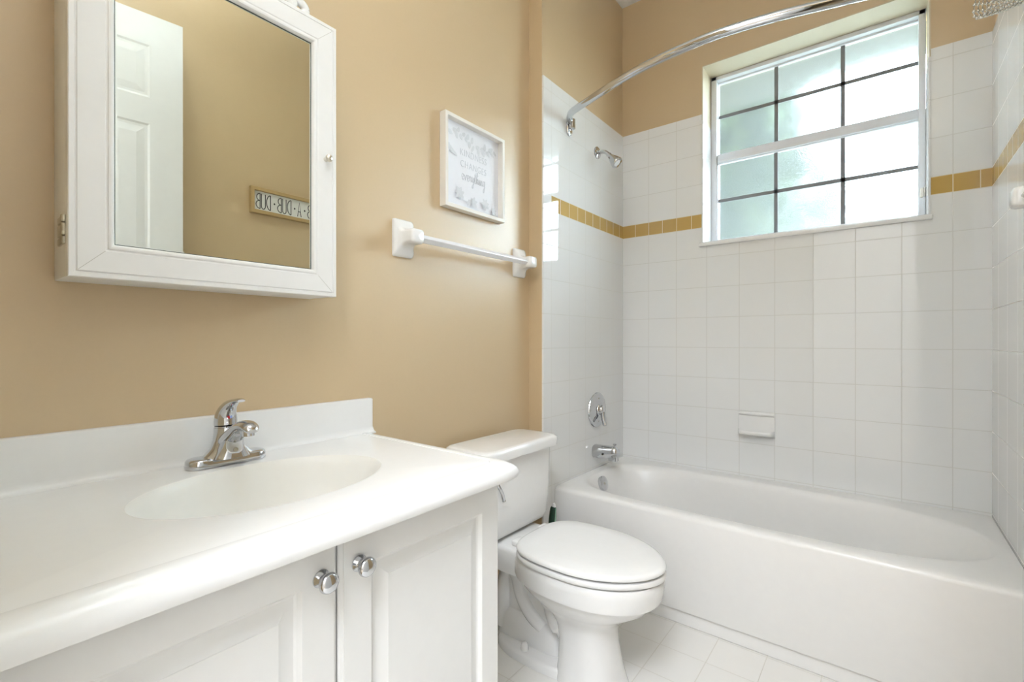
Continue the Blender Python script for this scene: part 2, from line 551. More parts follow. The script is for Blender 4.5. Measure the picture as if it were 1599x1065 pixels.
# ------------------------------------------------------------------ tub spout
sp = thing('tub_spout', 'chrome bathtub spout with diverter pin on the left tile wall', 'faucet', (0, -.335, .51))
bm = bmesh.new()
prof = [(.0, .031, .031, .508), (.004, .034, .034, .508), (.04, .033, .033, .509), (.075, .030, .031, .512), (.105, .029, .030, .514), (.122, .027, .028, .514), (.130, .020, .022, .514)]
rings = []
for x, ry, rz, zc in prof:
    rings.append([Vector((x, -.335 + ry * math.copysign(abs(math.cos(2 * PI * k / 32)) ** .8, math.cos(2 * PI * k / 32)), zc + rz * math.copysign(abs(math.sin(2 * PI * k / 32)) ** .8, math.sin(2 * PI * k / 32)))) for k in range(32)])
loft(bm, rings)
obj('spout_body', bm, 'chrome', sp)
bm = bmesh.new(); rr = rrect(.046, .044, .012)
loft(bm, [[Vector((.106 + a, -.335 + b, z)) for a, b in rr] for z in (.474, .476, .510)])
obj('outlet', bm, 'chrome', sp)
bm = bmesh.new(); lathe(bm, (.112, -.335, .538), (0, 0, 1), [(0, .004), (.012, .004), (.013, .0085), (.018, .0085), (.020, .005)], 16)
obj('diverter_pin', bm, 'chrome', sp)
bm = bmesh.new(); lathe(bm, (.062, -.366, .505), (0, -1, 0), [(0, .005), (.0035, .005)], 12); obj('set_screw', bm, 'dark', sp)

# ------------------------------------------------------------------ shower valve
sv = thing('shower_valve', 'round chrome shower valve plate with lever above the tub spout', 'shower valve', (0, -.317, .715))
bm = bmesh.new()
lathe(bm, (0, -.317, .715), (1, 0, 0), [(0, .086), (.004, .089), (.008, .087), (.012, .076), (.014, .060), (.018, .045), (.020, .036)], 48)
obj('escutcheon', bm, 'chrome', sv)
bm = bmesh.new()
lathe(bm, (.018, -.317, .717), (1, 0, 0), [(0, .030), (.008, .027), (.010, .024), (.020, .022), (.026, .018), (.029, .010), (.030, 0)], 32)
hb = obj('hub', bm, 'chrome', sv)
bm = bmesh.new()
tube(bm, spline([(.034, -.317, .722), (.038, -.318, .700), (.042, -.320, .672), (.050, -.322, .648), (.053, -.323, .638)], 5), [.012] * 6 + [.0115] * 6 + [.0105] * 6 + [.010, .009, .006], 14)
obj('lever', bm, 'chrome', hb)
for z in (.660, .772):
    bm = bmesh.new(); lathe(bm, (.009, -.317, z), (1, 0, 0), [(0, .006), (.006, .0055), (.007, 0)], 12); obj('screw', bm, 'pewter', sv)

# ------------------------------------------------------------------ shower head
sh = thing('showerhead', 'small chrome shower head on a bent arm, left tile wall', 'shower head', (0, -.31, 2.035))
bm = bmesh.new()
lathe(bm, (0, -.31, 2.035), (1, 0, 0), [(0, .031), (.005, .030), (.010, .023), (.012, .013)], 32)
obj('flange', bm, 'chrome', sh)
bm = bmesh.new()
tube(bm, spline([(.004, -.31, 2.035), (.030, -.31, 2.034), (.052, -.31, 2.024), (.070, -.31, 2.006), (.074, -.31, 2.001)], 6), .0095, 16)
obj('arm', bm, 'chrome', sh)
bm = bmesh.new()
hd = Vector((.66, 0, -.75)).normalized()
lathe(bm, Vector((.066, -.31, 2.010)), hd, [(0, .012), (.004, .013), (.014, .0125), (.018, .014), (.030, .019), (.062, .029), (.070, .030), (.074, .028), (.073, .024), (.070, 0)], 32)
hh = obj('head', bm, 'chrome', sh)
bm = bmesh.new(); lathe(bm, Vector((.066, -.31, 2.010)) + hd * .069, hd, [(0, .0235), (.003, .023), (.004, 0)], 24)
obj('spray_face', bm, 'acrylic', hh)

# ------------------------------------------------------------------ shower curtain rod
cr_ = thing('shower_curtain_rod', 'curved chrome shower curtain rod spanning the tub alcove', 'curtain rod', (.74, -.8, 2.06))
RP = [(.020, -.612, 2.083), (.060, -.668, 2.085), (.114, -.695, 2.085), (.165, -.714, 2.085), (.291, -.761, 2.085), (.413, -.800, 2.085), (.513, -.820, 2.085), (.603, -.831, 2.085),
      (.724, -.837, 2.085), (.874, -.818, 2.085), (1.038, -.778, 2.085), (1.19, -.738, 2.085), (1.31, -.700, 2.085), (1.40, -.660, 2.085), (1.455, -.606, 2.083)]
rod = spline(RP, 8)
bm = bmesh.new(); tube(bm, rod, .0152, 20); obj('rod', bm, 'chrome', cr_)
for sgn, X in ((1, 0.0), (-1, 1.477)):
    y = -.590
    bm = bmesh.new()
    rr = rrect(.044, .076, .0215)
    loft(bm, [[Vector((X + sgn * d, y + a * s, 2.064 + b * s)) for a, b in rr] for d, s in ((0.0005, 1), (.006, 1), (.010, .90), (.011, .7))])
    fl = obj('flange', bm, 'chrome', cr_)
    bm = bmesh.new(); lathe(bm, (X + sgn * .024, y - .008, 2.048), (0, 0, 1), [(0, .012), (.003, .016), (.044, .016), (.047, .012)], 20)
    box(bm, min(X + sgn * .008, X + sgn * .03), max(X + sgn * .008, X + sgn * .03), y - .018, y + .002, 2.055, 2.085, .003)
    obj('swivel_joint', bm, 'chrome', fl)
    bm = bmesh.new(); lathe(bm, (X + sgn * .010, y, 2.035), (sgn, 0, 0), [(0, .0055), (.003, .005), (.004, 0)], 12); obj('screw', bm, 'pewter', fl)

# beaded curtain rings pushed together at the right end of the rod


def ring_bm():
    bm = bmesh.new()
    pts = []
    n = 60
    for k in range(n):
        a = 2 * PI * k / n
        # a pear outline hanging from the rod, in the local YZ plane
        ww = .028 * (1 - .25 * math.cos(a))
        pts.append(Vector((.0015 * math.sin(2 * a), ww * math.sin(a), -.0565 + .0700 * math.cos(a))))
    tube(bm, pts + [pts[0]], .0013, 6, False)
    for k in range(0, n, 3):
        m = Matrix.Translation(pts[k])
        bmesh.ops.create_icosphere(bm, subdivisions=2, radius=.0041, matrix=m)
    return bm


proto = None
words = ['nearest the middle of the rod', 'second in from the loose end', 'third in from the loose end', 'fourth in from the loose end', 'fifth in from the loose end', 'sixth in from the loose end',
         'sixth out from the wall', 'fifth out from the wall', 'fourth out from the wall', 'third out from the wall', 'second out from the wall', 'nearest the right wall']
for i in range(12):
    s = i / 11
    X = 1.388 + .066 * s; Y = -.672 + .056 * s
    if proto is None:
        proto = obj('curtain_ring', ring_bm(), 'bead_silver'); o = proto
    else:
        o = proto.copy(); C.objects.link(o)
    o.location = (X, Y, 2.085 + .0005)
    o.rotation_euler = (.12 - .60 * s, .10, math.radians(36) + .006 * (i % 3 - 1))
    tag(o, 'silver beaded curtain ring bunched on the rod, ' + words[i], 'curtain ring', 'beaded curtain rings bunched at the right end of the rod')

# ------------------------------------------------------------------ soap dish
sd = thing('soap_dish', 'white ceramic soap dish set in the tile below the window', 'soap dish', (.685, 0, .67))
bm = bmesh.new()
x0, x1, z0, z1 = .606, .763, .613, .730
box(bm, x0, x1, -.009, -.0005, z0, z1, .004, 3)
obj('back_plate', bm, 'ceramic', sd)
bm = bmesh.new()
rows = []
nu = 28
for q, (yy, zz) in enumerate([(-.009, .6165), (-.026, .6185), (-.046, .6235), (-.056, .6300), (-.0575, .6380), (-.0540, .6425), (-.045, .6345), (-.030, .6310), (-.0095, .6310)]):
    r = []
    for k in range(nu + 1):
        s = -1 + 2 * k / nu
        f = (1 - abs(s) ** 5) ** .35 if abs(s) < 1 else 0
        y = -.009 + (yy + .009) * f
        zx = zz + (.004 * abs(s) ** 6 if q > 4 else 0)
        r.append(Vector(((x0 + x1) / 2 + s * (x1 - x0) / 2 * .985, y, zx)))
    rows.append(r)
loft(bm, rows, True, True, closed=False)
obj('tray', bm, 'ceramic', sd, angle=60)
bm = bmesh.new()
rows = []
for yy, zz in [(-.009, .728), (-.018, .727), (-.021, .722), (-.018, .716), (-.009, .712)]:
    rows.append([Vector((x0 + .003 + (x1 - x0 - .006) * k / 8, yy, zz)) for k in range(9)])
loft(bm, rows, False, False, closed=False)
obj('top_lip', bm, 'ceramic', sd, angle=60)

# ------------------------------------------------------------------ toilet
YT = -1.150
toi = thing('toilet', 'white two-piece toilet with closed elongated lid between vanity and bathtub', 'toilet', (.28, YT, 0))


def egg(xb, xf, hw, z, n=72, wide=.50, back=2.6, front=2.15, yc=YT):
    """egg outline pointing to +x, blunt at the back"""
    r = []
    xm = xb + (xf - xb) * wide
    for k in range(n):
        t = 2 * PI * k / n; c, s = math.cos(t), math.sin(t)
        e = front if c > 0 else back
        q = (abs(c) ** e + abs(s) ** e) ** (-1. / e)
        r.append(Vector((xm + (xf - xm if c > 0 else xm - xb) * q * c, yc + hw * q * s, z)))
    return r


bm = bmesh.new()
# bowl: base foot -> pedestal -> flare -> rim band -> rim top
rings = [egg(.33, .545, .100, .000, wide=.5, back=3.5), egg(.33, .540, .099, .010, wide=.5, back=3.5), egg(.335, .525, .092, .06, wide=.5, back=3.5),
         egg(.335, .512, .088, .13, wide=.5, back=3.2), egg(.325, .512, .092, .18, wide=.5, back=3.), egg(.30, .530, .105, .212, wide=.5, back=2.8), egg(.25, .572, .132, .245, back=2.6),
         egg(.20, .618, .156, .275, back=2.4), egg(.18, .632, .163, .295, back=2.4), egg(.178, .635, .1645, .3005, back=2.4), egg(.168, .649, .1735, .3045, back=2.4), egg(.165, .652, .1745, .312, back=2.4), egg(.165, .656, .175, .345, back=2.4),
         egg(.165, .655, .175, .362, back=2.4), egg(.17, .650, .171, .369, back=2.4), egg(.20, .61, .13, .370, back=2.4)]
loft(bm, rings)
obj('bowl', bm, 'porcelain', toi, angle=50)
# deck under the tank
bm = bmesh.new()
dk = []
for z, g in ((.290, -.012), (.330, 0.), (.368, .004), (.378, .002), (.3825, -.006)):
    dk.append([Vector((.120 + a, YT + b, z)) for a, b in rrect(.27 + 2 * g, .235 + 2 * g, .05)])
loft(bm, dk)
obj('tank_deck', bm, 'porcelain', toi, angle=50)
# foot plate and web
bm = bmesh.new()
ft = []
for z, g in ((.0005, 0), (.022, 0), (.030, -.004), (.033, -.012)):
    ft.append(egg(.070 - g, .47, .092 + g, z, wide=.45, back=2.8))
loft(bm, ft)
obj('foot', bm, 'porcelain', toi, angle=50)
bm = bmesh.new()
wb = []
for z, xb, xf, hw in ((.025, .12, .38, .026), (.10, .10, .38, .024), (.20, .09, .38, .026), (.27, .08, .38, .045), (.32, .06, .36, .085)):
    wb.append([Vector((xb + (xf - xb) * (.5 + .5 * a), YT + hw * b, z)) for a, b in rrect(2, 2, .35)])
loft(bm, wb)
# the raised trapway bends on both flanks, over a boxy lower body
lb = []
for z, xb, xf, hw in ((.026, .065, .325, .044), (.085, .070, .320, .042), (.108, .078, .310, .036), (.122, .09, .295, .026), (.128, .11, .28, .014)):
    lb.append([Vector((xb + (xf - xb) * (.5 + .5 * a), YT + hw * b, z)) for a, b in rrect(2, 2, .45)])
loft(bm, lb)
for sg in (-1, 1):
    yy = YT + sg * .012
    tube(bm, spline([(.30, yy, .275), (.305, yy + sg * .006, .215), (.325, yy + sg * .010, .160), (.350, yy + sg * .008, .128), (.365, yy, .085), (.36, yy - sg * .01, .04)], 6), [.052] * 8 + [.046] * 8 + [.038] * 8 + [.030] * 7, 18)
    tube(bm, spline([(.255, yy, .10), (.205, yy + sg * .004, .135), (.168, yy + sg * .004, .185), (.150, yy + sg * .002, .235), (.125, yy, .262), (.095, yy, .235), (.085, yy, .17), (.082, yy, .05)], 6), .030, 18)
obj('trapway', bm, 'porcelain', toi, angle=60)
for sg in (-1, 1):
    bm = bmesh.new(); lathe(bm, (.213, YT + sg * .068, .030), (0, 0, 1), [(0, .0135), (.010, .013), (.022, .011), (.026, .008), (.027, 0)], 20)
    obj('bolt_cap', bm, 'plastic', toi)
# seat ring and lid
bm = bmesh.new()
SE = dict(wide=.49, back=3.4, front=1.82)
loft(bm, [egg(.205, .656, .174, .3720, **SE), egg(.200, .663, .179, .376, **SE), egg(.200, .664, .180, .384, **SE), egg(.204, .660, .177, .3895, **SE), egg(.22, .64, .165, .3905, **SE)])
obj('seat', bm, 'plastic', toi, angle=50)
bm = bmesh.new()
loft(bm, [egg(.205, .654, .172, 0.3947, **SE), egg(.200, .662, .178, 0.3977, **SE), egg(.199, .664, .179, 0.4032, **SE), egg(.202, .661, .1765, 0.4087, **SE), egg(.212, .648, .167, 0.4127, **SE), egg(.26, .58, .12, 0.4147, **SE), egg(.35, .48, .05, 0.4152, **SE)])
obj('lid', bm, 'plastic', toi, angle=50)
for sg in (-1, 1):
    bm = bmesh.new(); box(bm, .178, .212, YT + sg * .075 - .022, YT + sg * .075 + .022, .3815, .402, .006, 3)
    obj('hinge_block', bm, 'plastic', toi)
# tank
bm = bmesh.new()
tk = []
for z, hw, xf, xb, r in ((.392, .165, .128, .0, .03), (.398, .180, .138, -.01, .035), (.420, .190, .146, -.02, .04), (.50, .196, .150, -.022, .04), (.668, .203, .154, -.024, .04)):
    tk.append([Vector(((xf + xb) / 2 + a, YT + b, z)) for a, b in rrect(xf - xb, 2 * hw, r)])
loft(bm, tk)
obj('tank', bm, 'porcelain', toi, angle=50)
bm = bmesh.new(); lathe(bm, (.06, YT, .378), (0, 0, 1), [(0, .04), (.018, .04)], 24); obj('tank_gasket', bm, 'dark', toi)
bm = bmesh.new()
tl_ = []
for z, g in ((.669, -.006), (.672, .0), (.694, .002), (.703, -.001), (.708, -.008), (.7095, -.018)):
    tl_.append([Vector((.072 + a, YT + b, z)) for a, b in rrect(.212 + 2 * g, .436 + 2 * g, .045)])
loft(bm, tl_)
obj('tank_lid', bm, 'porcelain', toi, angle=50)
bm = bmesh.new(); lathe(bm, (.150, -1.306, .600), (1, 0, 0), [(0, .014), (.008, .014), (.012, .009), (.020, .008)], 20)
fl = obj('flush_handle', bm, 'chrome', toi)
bm = bmesh.new(); tube(bm, spline([(.168, -1.306, .600), (.172, -1.296, .580), (.171, -1.284, .560), (.170, -1.2755, .538)], 5), [.006] * 15 + [.007], 12)
obj('lever', bm, 'chrome', fl)

# ------------------------------------------------------------------ brush behind the toilet
tb = thing('toilet_brush', 'green handled brush with a white tip standing behind the toilet', 'brush', (.056, -.805, 0))
bm = bmesh.new(); lathe(bm, (.056, -.845, 0.0005), (0, 0, 1), [(0, .050), (.004, .052), (.10, .040), (.13, .036), (.132, .030), (.120, .028), (.01, .03)], 28)
obj('holder', bm, 'plastic', tb)
bm = bmesh.new(); lathe(bm, (.056, -.842, .015), (0.0, .02, 1), [(0, .022), (.07, .026), (.09, .014)], 18); obj('bristles', bm, 'plastic', tb)
bm = bmesh.new(); tube(bm, [(.056, -.842, .10), (.057, -.822, .28)], .006, 12); obj('stem', bm, 'plastic', tb)
bm = bmesh.new(); tube(bm, spline([(.057, -.824, .265), (.058, -.814, .315), (.059, -.808, .355), (.060, -.806, .366)], 4), [.010, .012, .0135, .0145, .0150, .0150, .0145, .014, .0135, .0125, .011, .0095, .008], 16)
gp = obj('grip', bm, 'dark_green', tb)
bm = bmesh.new(); tube(bm, spline([(.070, -.818, .285), (.0725, -.812, .325), (.069, -.807, .360)], 5), .0035, 10); obj('stripe', bm, 'pale_green', gp)
bm = bmesh.new(); lathe(bm, (.060, -.806, .364), (0.03, .1, 1), [(0, .0095), (.006, .009), (.014, .006), (.017, 0)], 16); obj('tip', bm, 'plastic', tb)

# ------------------------------------------------------------------ vanity cabinet
VY0, VY1, VF = -2.494, -1.645, .46
van = thing('vanity_cabinet', 'white vanity cabinet with two raised-panel doors under the sink top', 'cabinet', (.19, -2.07, 0))
bm = bmesh.new()
box(bm, XW + .001, .439, VY0, VY0 + .018, .10, .756); box(bm, XW + .001, .439, VY1 - .018, VY1, 0, .756)
box(bm, XW + .001, .439, VY0 + .018, VY1 - .018, .10, .118); box(bm, XW + .001, XW + .012, VY0 + .018, VY1 - .018, .118, .756)
box(bm, .36, .376, VY0, VY1 - .018, 0, .10)
# face frame
box(bm, .421, .439, VY0, VY1, .715, .756); box(bm, .421, .439, VY0, VY1, .10, .14); box(bm, .421, .439, -2.08, -2.04, .14, .715)
box(bm, .421, .439, VY0, VY0 + .03, .14, .715); box(bm, .421, .439, VY1 - .03, VY1, .14, .715)
obj('carcass', bm, 'cabinet_paint', van, smooth=False)


def raised_door(y0, y1, z0, z1):
    bm = bmesh.new()
    w_, h_ = y1 - y0, z1 - z0
    prof = [(0, .0), (0, .012), (.0025, .0150), (.007, .0165), (.0075, .0190), (.0605, .0190), (.062, .0175), (.066, .0115), (.070, .0095), (.074, .0095), (.096, .0180), (.0965, .0190)]
    R = mitred(bm, (.4405, y0, z0), (0, 1, 0), (0, 0, 1), (1, 0, 0), w_, h_, prof)
    bm.faces.new(R[-1]); bm.faces.new(R[0][::-1])
    return bm


def cab_knob(y, z, parent):
    bm = bmesh.new()
    lathe(bm, (.4595, y, z), (1, 0, 0), [(0, .0125), (.002, .0145), (.004, .0140), (.007, .008), (.012, .0065), (.016, .0075), (.018, .0125), (.021, .0155), (.024, .0165), (.028, .0155), (.031, .0125), (.033, .007), (.034, 0)], 32)
    return obj('knob', bm, 'chrome', parent, angle=80)


d1 = obj('door', raised_door(VY0 + .004, -2.0585, .105, .748), 'cabinet_paint', van, angle=25)
d1['label'] = 'left cabinet door'
cab_knob(-2.089, .694, d1)
d2 = obj('door', raised_door(-2.0555, VY1 - .001, .105, .748), 'cabinet_paint', van, angle=25)
d2['label'] = 'right cabinet door'
cab_knob(-2.020, .693, d2)

# ------------------------------------------------------------------ vanity top
top = thing('countertop', 'white cultured marble vanity top with backsplash and oval sink', 'countertop', (.217, -2.06, .757))
bm = bmesh.new()
CX0, CX1, CY0, CY1, CZ = XW + .001, .512, -2.496, -1.626, .796
scx, scy, sa, sb = .213, -2.05, .160, .228      # basin centre and half axes (x, y)
N = 128


def ctr_ring(ins, z):
    x0, x1, y0, y1 = CX0, CX1 - ins, CY0, CY1 - ins
    r = []
    for c, s in ring_dirs:
        c_, s_ = c * .30, s * .43
        ts = []
        if c_ > 1e-9: ts.append((x1 - scx) / c_)
        if c_ < -1e-9: ts.append((x0 - scx) / c_)
        if s_ > 1e-9: ts.append((y1 - scy) / s_)
        if s_ < -1e-9: ts.append((y0 - scy) / s_)
        q = min(ts); r.append(Vector((scx + c_ * q, scy + s_ * q, z)))
    for X, Y in ((x0, y0), (x1, y0), (x0, y1)):
        i = min(range(N), key=lambda i: (r[i].x - X) ** 2 + (r[i].y - Y) ** 2); r[i] = Vector((X, Y, z))
    # rounded front right corner
    rc = .022
    for i, p in enumerate(r):
        if p.x > x1 - rc and p.y > y1 - rc:
            v = Vector((p.x - (x1 - rc), p.y - (y1 - rc)))
            if v.length > rc: v = v.normalized() * rc
            r[i] = Vector((x1 - rc + v.x, y1 - rc + v.y, z))
    return r


def sink_ring(k, z, dx=0.):
    return [Vector((scx + dx + sa * k * c / math.sqrt(c * c + s * s), scy + sb * k * s / math.sqrt(c * c + s * s), z)) for c, s in ring_dirs]


rings = [ctr_ring(.03, .757), ctr_ring(.008, .757), ctr_ring(.002, .760), ctr_ring(0, .766), ctr_ring(.0005, .774), ctr_ring(.004, .782), ctr_ring(.010, .7885), ctr_ring(.019, .7938), ctr_ring(.030, .7966), ctr_ring(.0445, .7976), ctr_ring(.046, .7972), ctr_ring(.0468, .7958), ctr_ring(.049, .7957), ctr_ring(.051, .7960),
         sink_ring(1.03, .7960), sink_ring(1.0, .7950)]
loft(bm, rings, False, False)
# backsplash with a coved foot and eased top edge
rows = []
for x, z in [(XW + .001, CZ - .004), (XW + .001, .896), (XW + .016, .896), (XW + .0185, .8945), (XW + .0195, .891), (XW + .0195, .812), (XW + .022, .803), (XW + .027, .798), (XW + .034, .7962), (XW + .034, CZ - .004)]:
    rows.append((x, z))
loft(bm, [[Vector((x, y, z)) for x, z in rows] for y in (CY0, CY1 - .012, CY1 - .003, CY1)][:3] + [[Vector((min(x, XW + .017) if z > .81 else x, CY1 + .001, min(z, .893))) for x, z in rows]])
obj('slab', bm, 'marble', top, angle=35)
bm = bmesh.new()
rings = [sink_ring(1.0, .7950), sink_ring(.975, .790), sink_ring(.95, .778), sink_ring(.90, .745), sink_ring(.82, .705), sink_ring(.70, .675), sink_ring(.50, .656), sink_ring(.25, .648), sink_ring(.1, .646)]
loft(bm, rings, False, True)
bs = obj('basin', bm, 'basin_marble', top, angle=60)
bm = bmesh.new(); lathe(bm, (scx, scy, .6455), (0, 0, 1), [(0, .022), (.005, .0215), (.006, .017), (.003, .015), (.004, 0)], 24); obj('drain', bm, 'chrome', bs)

# ------------------------------------------------------------------ faucet
fa = thing('faucet', 'chrome single-lever faucet on the vanity top behind the sink', 'faucet', (.0, -2.052, .7965))
FX, FY = .002, -2.052
bm = bmesh.new()
bp_ = []
for z, g in ((.7970, 0.), (.800, .001), (.812, -.001), (.8155, -.004), (.817, -.010)):
    bp_.append([Vector((FX + a, FY + b, z)) for a, b in rrect(.054 + 2 * g, .162 + 2 * g, .0255 + g, 10)])
loft(bm, bp_)
obj('base_plate', bm, 'chrome', fa, angle=50)
# body: flared skirt rising to a column, with a spout leaning forward
bm = bmesh.new()
rows = []
for z, cx, rx, ry in ((.814, FX + .004, .028, .056), (.822, FX + .004, .0265, .046), (.833, FX + .002, .0255, .035), (.850, FX - .002, .0245, .027), (.866, FX - .006, .0235, .0235), (.876, FX - .007, .0232, .0232), (.8765, FX - .007, .0222, .0222), (.8795, FX - .007, .0222, .0222)):
    rows.append([Vector((cx + rx * math.cos(2 * PI * k / 40), FY + ry * math.sin(2 * PI * k / 40), z)) for k in range(40)])
loft(bm, rows)
obj('body', bm, 'chrome', fa, angle=50)
bm = bmesh.new()
path = [(.000, .838, .022, .024), (.030, .857, .0190, .022), (.058, .8745, .0155, .0195), (.082, .8865, .0125, .0185), (.104, .8905, .0110, .0180), (.120, .887, .0095, .0165), (.128, .881, .006, .012)]
path = lerp_rows(path, 5)
rings = []
for i, (x, z, rn, ry) in enumerate(path):
    a = path[max(i - 1, 0)]; b = path[min(i + 1, len(path) - 1)]
    t = Vector((b[0] - a[0], 0, b[1] - a[1])).normalized(); nn = Vector((-t.z, 0, t.x))
    rings.append([Vector((FX + x, FY, z)) + nn * (rn * math.sin(2 * PI * k / 28)) + Vector((0, ry * math.cos(2 * PI * k / 28), 0)) for k in range(28)])
loft(bm, rings)
# the skirt under the spout
rows = []
for z, x0, x1, hw in ((.814, .0, .048, .036), (.826, .0, .046, .029), (.842, .0, .047, .023), (.858, .004, .052, .0195), (.868, .012, .056, .017)):
    rows.append([Vector((FX + (x0 + x1) / 2 + a * (x1 - x0) / 2, FY + b * hw, z)) for a, b in rrect(2, 2, .75, 6)])
loft(bm, rows)
st = obj('spout', bm, 'chrome', fa, angle=60)
bm = bmesh.new(); lathe(bm, (FX + .108, FY, .884), (.05, 0, -1), [(0, .012), (.014, .012), (.0145, .010), (.012, .0095), (.012, 0)], 24); obj('aerator', bm, 'chrome', st)
bm = bmesh.new(); lathe(bm, (FX + .0465, FY, .832), (1, 0, .05), [(0, .0048), (.002, .0046), (.0022, .003), (.001, .0028), (.001, 0)], 16); obj('set_screw', bm, 'pewter', fa)
# lever handle: a domed cap sweeping up into a thin paddle
bm = bmesh.new()
hp = [(.000, .881, .0225, .0232), (-.0005, .892, .0228, .0230), (.002, .903, .0215, .0215), (.009, .914, .0180, .0185), (.022, .925, .0130, .0150), (.040, .9335, .0080, .0125), (.058, .9385, .0055, .0112), (.074, .941, .0045, .0108), (.082, .9405, .0030, .008)]
hp = lerp_rows(hp, 5)
rings = []
for i, (x, z, rn, ry) in enumerate(hp):
    a = hp[max(i - 1, 0)]; b = hp[min(i + 1, len(hp) - 1)]
    t = Vector((b[0] - a[0], 0, b[1] - a[1])).normalized(); nn = Vector((-t.z, 0, t.x))
    rings.append([Vector((FX - .007 + x, FY, z)) + nn * (rn * math.sin(2 * PI * k / 28)) + Vector((0, ry * math.cos(2 * PI * k / 28), 0)) for k in range(28)])
loft(bm, rings)
hn = obj('handle', bm, 'chrome', fa, angle=60)
bm = bmesh.new()
dc = Vector((FX + .0150, FY, .9015)); dn = Vector((1, 0, .10)).normalized()
X_, Y_ = Vector((0, 1, 0)), dn.cross(Vector((0, 1, 0))).normalized()
for mi, a0 in ((0, PI / 2), (1, -PI / 2)):
    vs = [dc + dn * .0005 + (X_ * math.cos(a0 + PI * k / 12) + Y_ * math.sin(a0 + PI * k / 12)) * .0052 for k in range(13)]
    vb = [v - dn * .004 for v in vs]
    loft(bm, [vb, vs], mi=mi)
obj('temperature_dot', bm, ['red', 'blue'], hn, smooth=False)

# ------------------------------------------------------------------ mirrored medicine cabinet
MY0, MY1, MZ0, MZ1 = -2.322, -1.812, 1.182, 1.872
mc = thing('medicine_cabinet', 'white framed mirror medicine cabinet hung on the wall over the sink', 'cabinet', (-.02, -2.067, MZ0))
bm = bmesh.new(); box(bm, XW + .001, .026, MY0, MY1 - .003, MZ0 + .001, MZ1 - .001, .0015)
obj('box_body', bm, 'mirror_cabinet_paint', mc)
bm = bmesh.new()
prof = [(0, -.024), (.0, -.0015), (.0015, 0.), (.0085, .0), (.0095, -.0018), (.0105, -.0018), (.012, .0002), (.0125, .0006), (.050, .0006), (.0515, -.0006), (.0535, -.0006), (.055, .0012), (.058, .0018), (.061, .001), (.0635, -.003), (.0645, -.008), (.0645, -.010)]
mw, mh = MY1 - MY0, MZ1 - MZ0
R = mitred(bm, (.051, MY0, MZ0), (0, 1, 0), (0, 0, 1), (1, 0, 0), mw, mh, prof)
bm.faces.new(R[0][::-1])
dr = obj('mirror_door', bm, 'mirror_cabinet_paint', mc, angle=20)
# fine mitre joints
for (y, z, sy, sz) in ((MY0, MZ0, 1, 1), (MY1, MZ0, -1, 1), (MY1, MZ1, -1, -1), (MY0, MZ1, 1, -1)):
    bm = bmesh.new()
    p0 = Vector((.0518, y + sy * .013, z + sz * .013)); p1 = Vector((.0518, y + sy * .050, z + sz * .050))
    d = Vector((0, -sy, sz)).normalized() * .0005
    vs = [p0 - d, p1 - d, p1 + d, p0 + d]
    loft(bm, [[v - Vector((.0006, 0, 0)) for v in vs], vs])
    obj('mitre_joint', bm, 'caulk', dr, smooth=False)
bm = bmesh.new()
g0y, g1y, g0z, g1z = MY0 + .0625, MY1 - .0625, MZ0 + .0625, MZ1 - .0625
be = .006
R = mitred(bm, (.0425, g0y, g0z), (0, 1, 0), (0, 0, 1), (1, 0, 0), g1y - g0y, g1z - g0z, [(0, -.003), (.0, -.0004), (be, 0.)])
bm.faces.new(R[-1]); bm.faces.new(R[0][::-1])
obj('mirror_glass', bm, 'mirror', dr, smooth=False)
bm = bmesh.new(); mitred(bm, (.0436, g0y, g0z), (0, 1, 0), (0, 0, 1), (1, 0, 0), g1y - g0y, g1z - g0z, [(.0015, -.0012), (.0015, 0.), (.0032, 0.), (.0032, -.0012)])
obj('glass_edge', bm, 'mirror_edge', dr, smooth=False)
bm = bmesh.new()
lathe(bm, (.0515, -1.842, 1.527), (1, 0, 0), [(0, .006), (.002, .0055), (.009, .0045), (.012, .0075), (.014, .0092), (.018, .0092), (.021, .007), (.022, 0)], 24)
obj('knob', bm, 'brushed', dr, angle=60)
for z in (1.266, 1.788):
    bm = bmesh.new()
    for a, b in ((-.0255, -.0125), (-.0110, .0110), (.0125, .0255)):
        box(bm, -.020, .030, MY0 - .0035, MY0 + .001, z + a, z + b, .0015)
        lathe(bm, (.027, MY0 - .0015, z + a), (0, 0, 1), [(0, .0035), (.001, .0045), (b - a - .001, .0045), (b - a, .0035)], 14)
    box(bm, -.018, .026, MY0 - .0012, MY0 + .001, z - .025, z + .025, .0005)
    obj('hinge', bm, 'pewter', mc)

# openwork ornament standing on the cabinet's top right corner
on2 = thing('scroll_ornament', 'white openwork scroll ornament standing on top of the mirror cabinet', 'ornament', (.010, -1.905, MZ1))
bm = bmesh.new()
for (y, z, ra, rb) in ((-1.893, 1.8995, .0200, .0150), (-1.925, 1.905, .0200, .020), (-1.958, 1.9085, .0200, .020), (-1.945, 1.935, .022, .018), (-1.908, 1.938, .020, .018)):
    pts = [(.010, y + ra * math.cos(2 * PI * k / 24), z + 0.003 + rb * math.sin(2 * PI * k / 24)) for k in range(25)]
    tube(bm, pts, .0105, 12, False)
obj('scrolls', bm, 'ceramic', on2)
bm = bmesh.new(); box(bm, -.008, .030, -1.985, -1.878, MZ1 + .0005, MZ1 + .012, .004, 3); obj('base', bm, 'ceramic', on2)

# ------------------------------------------------------------------ towel bars


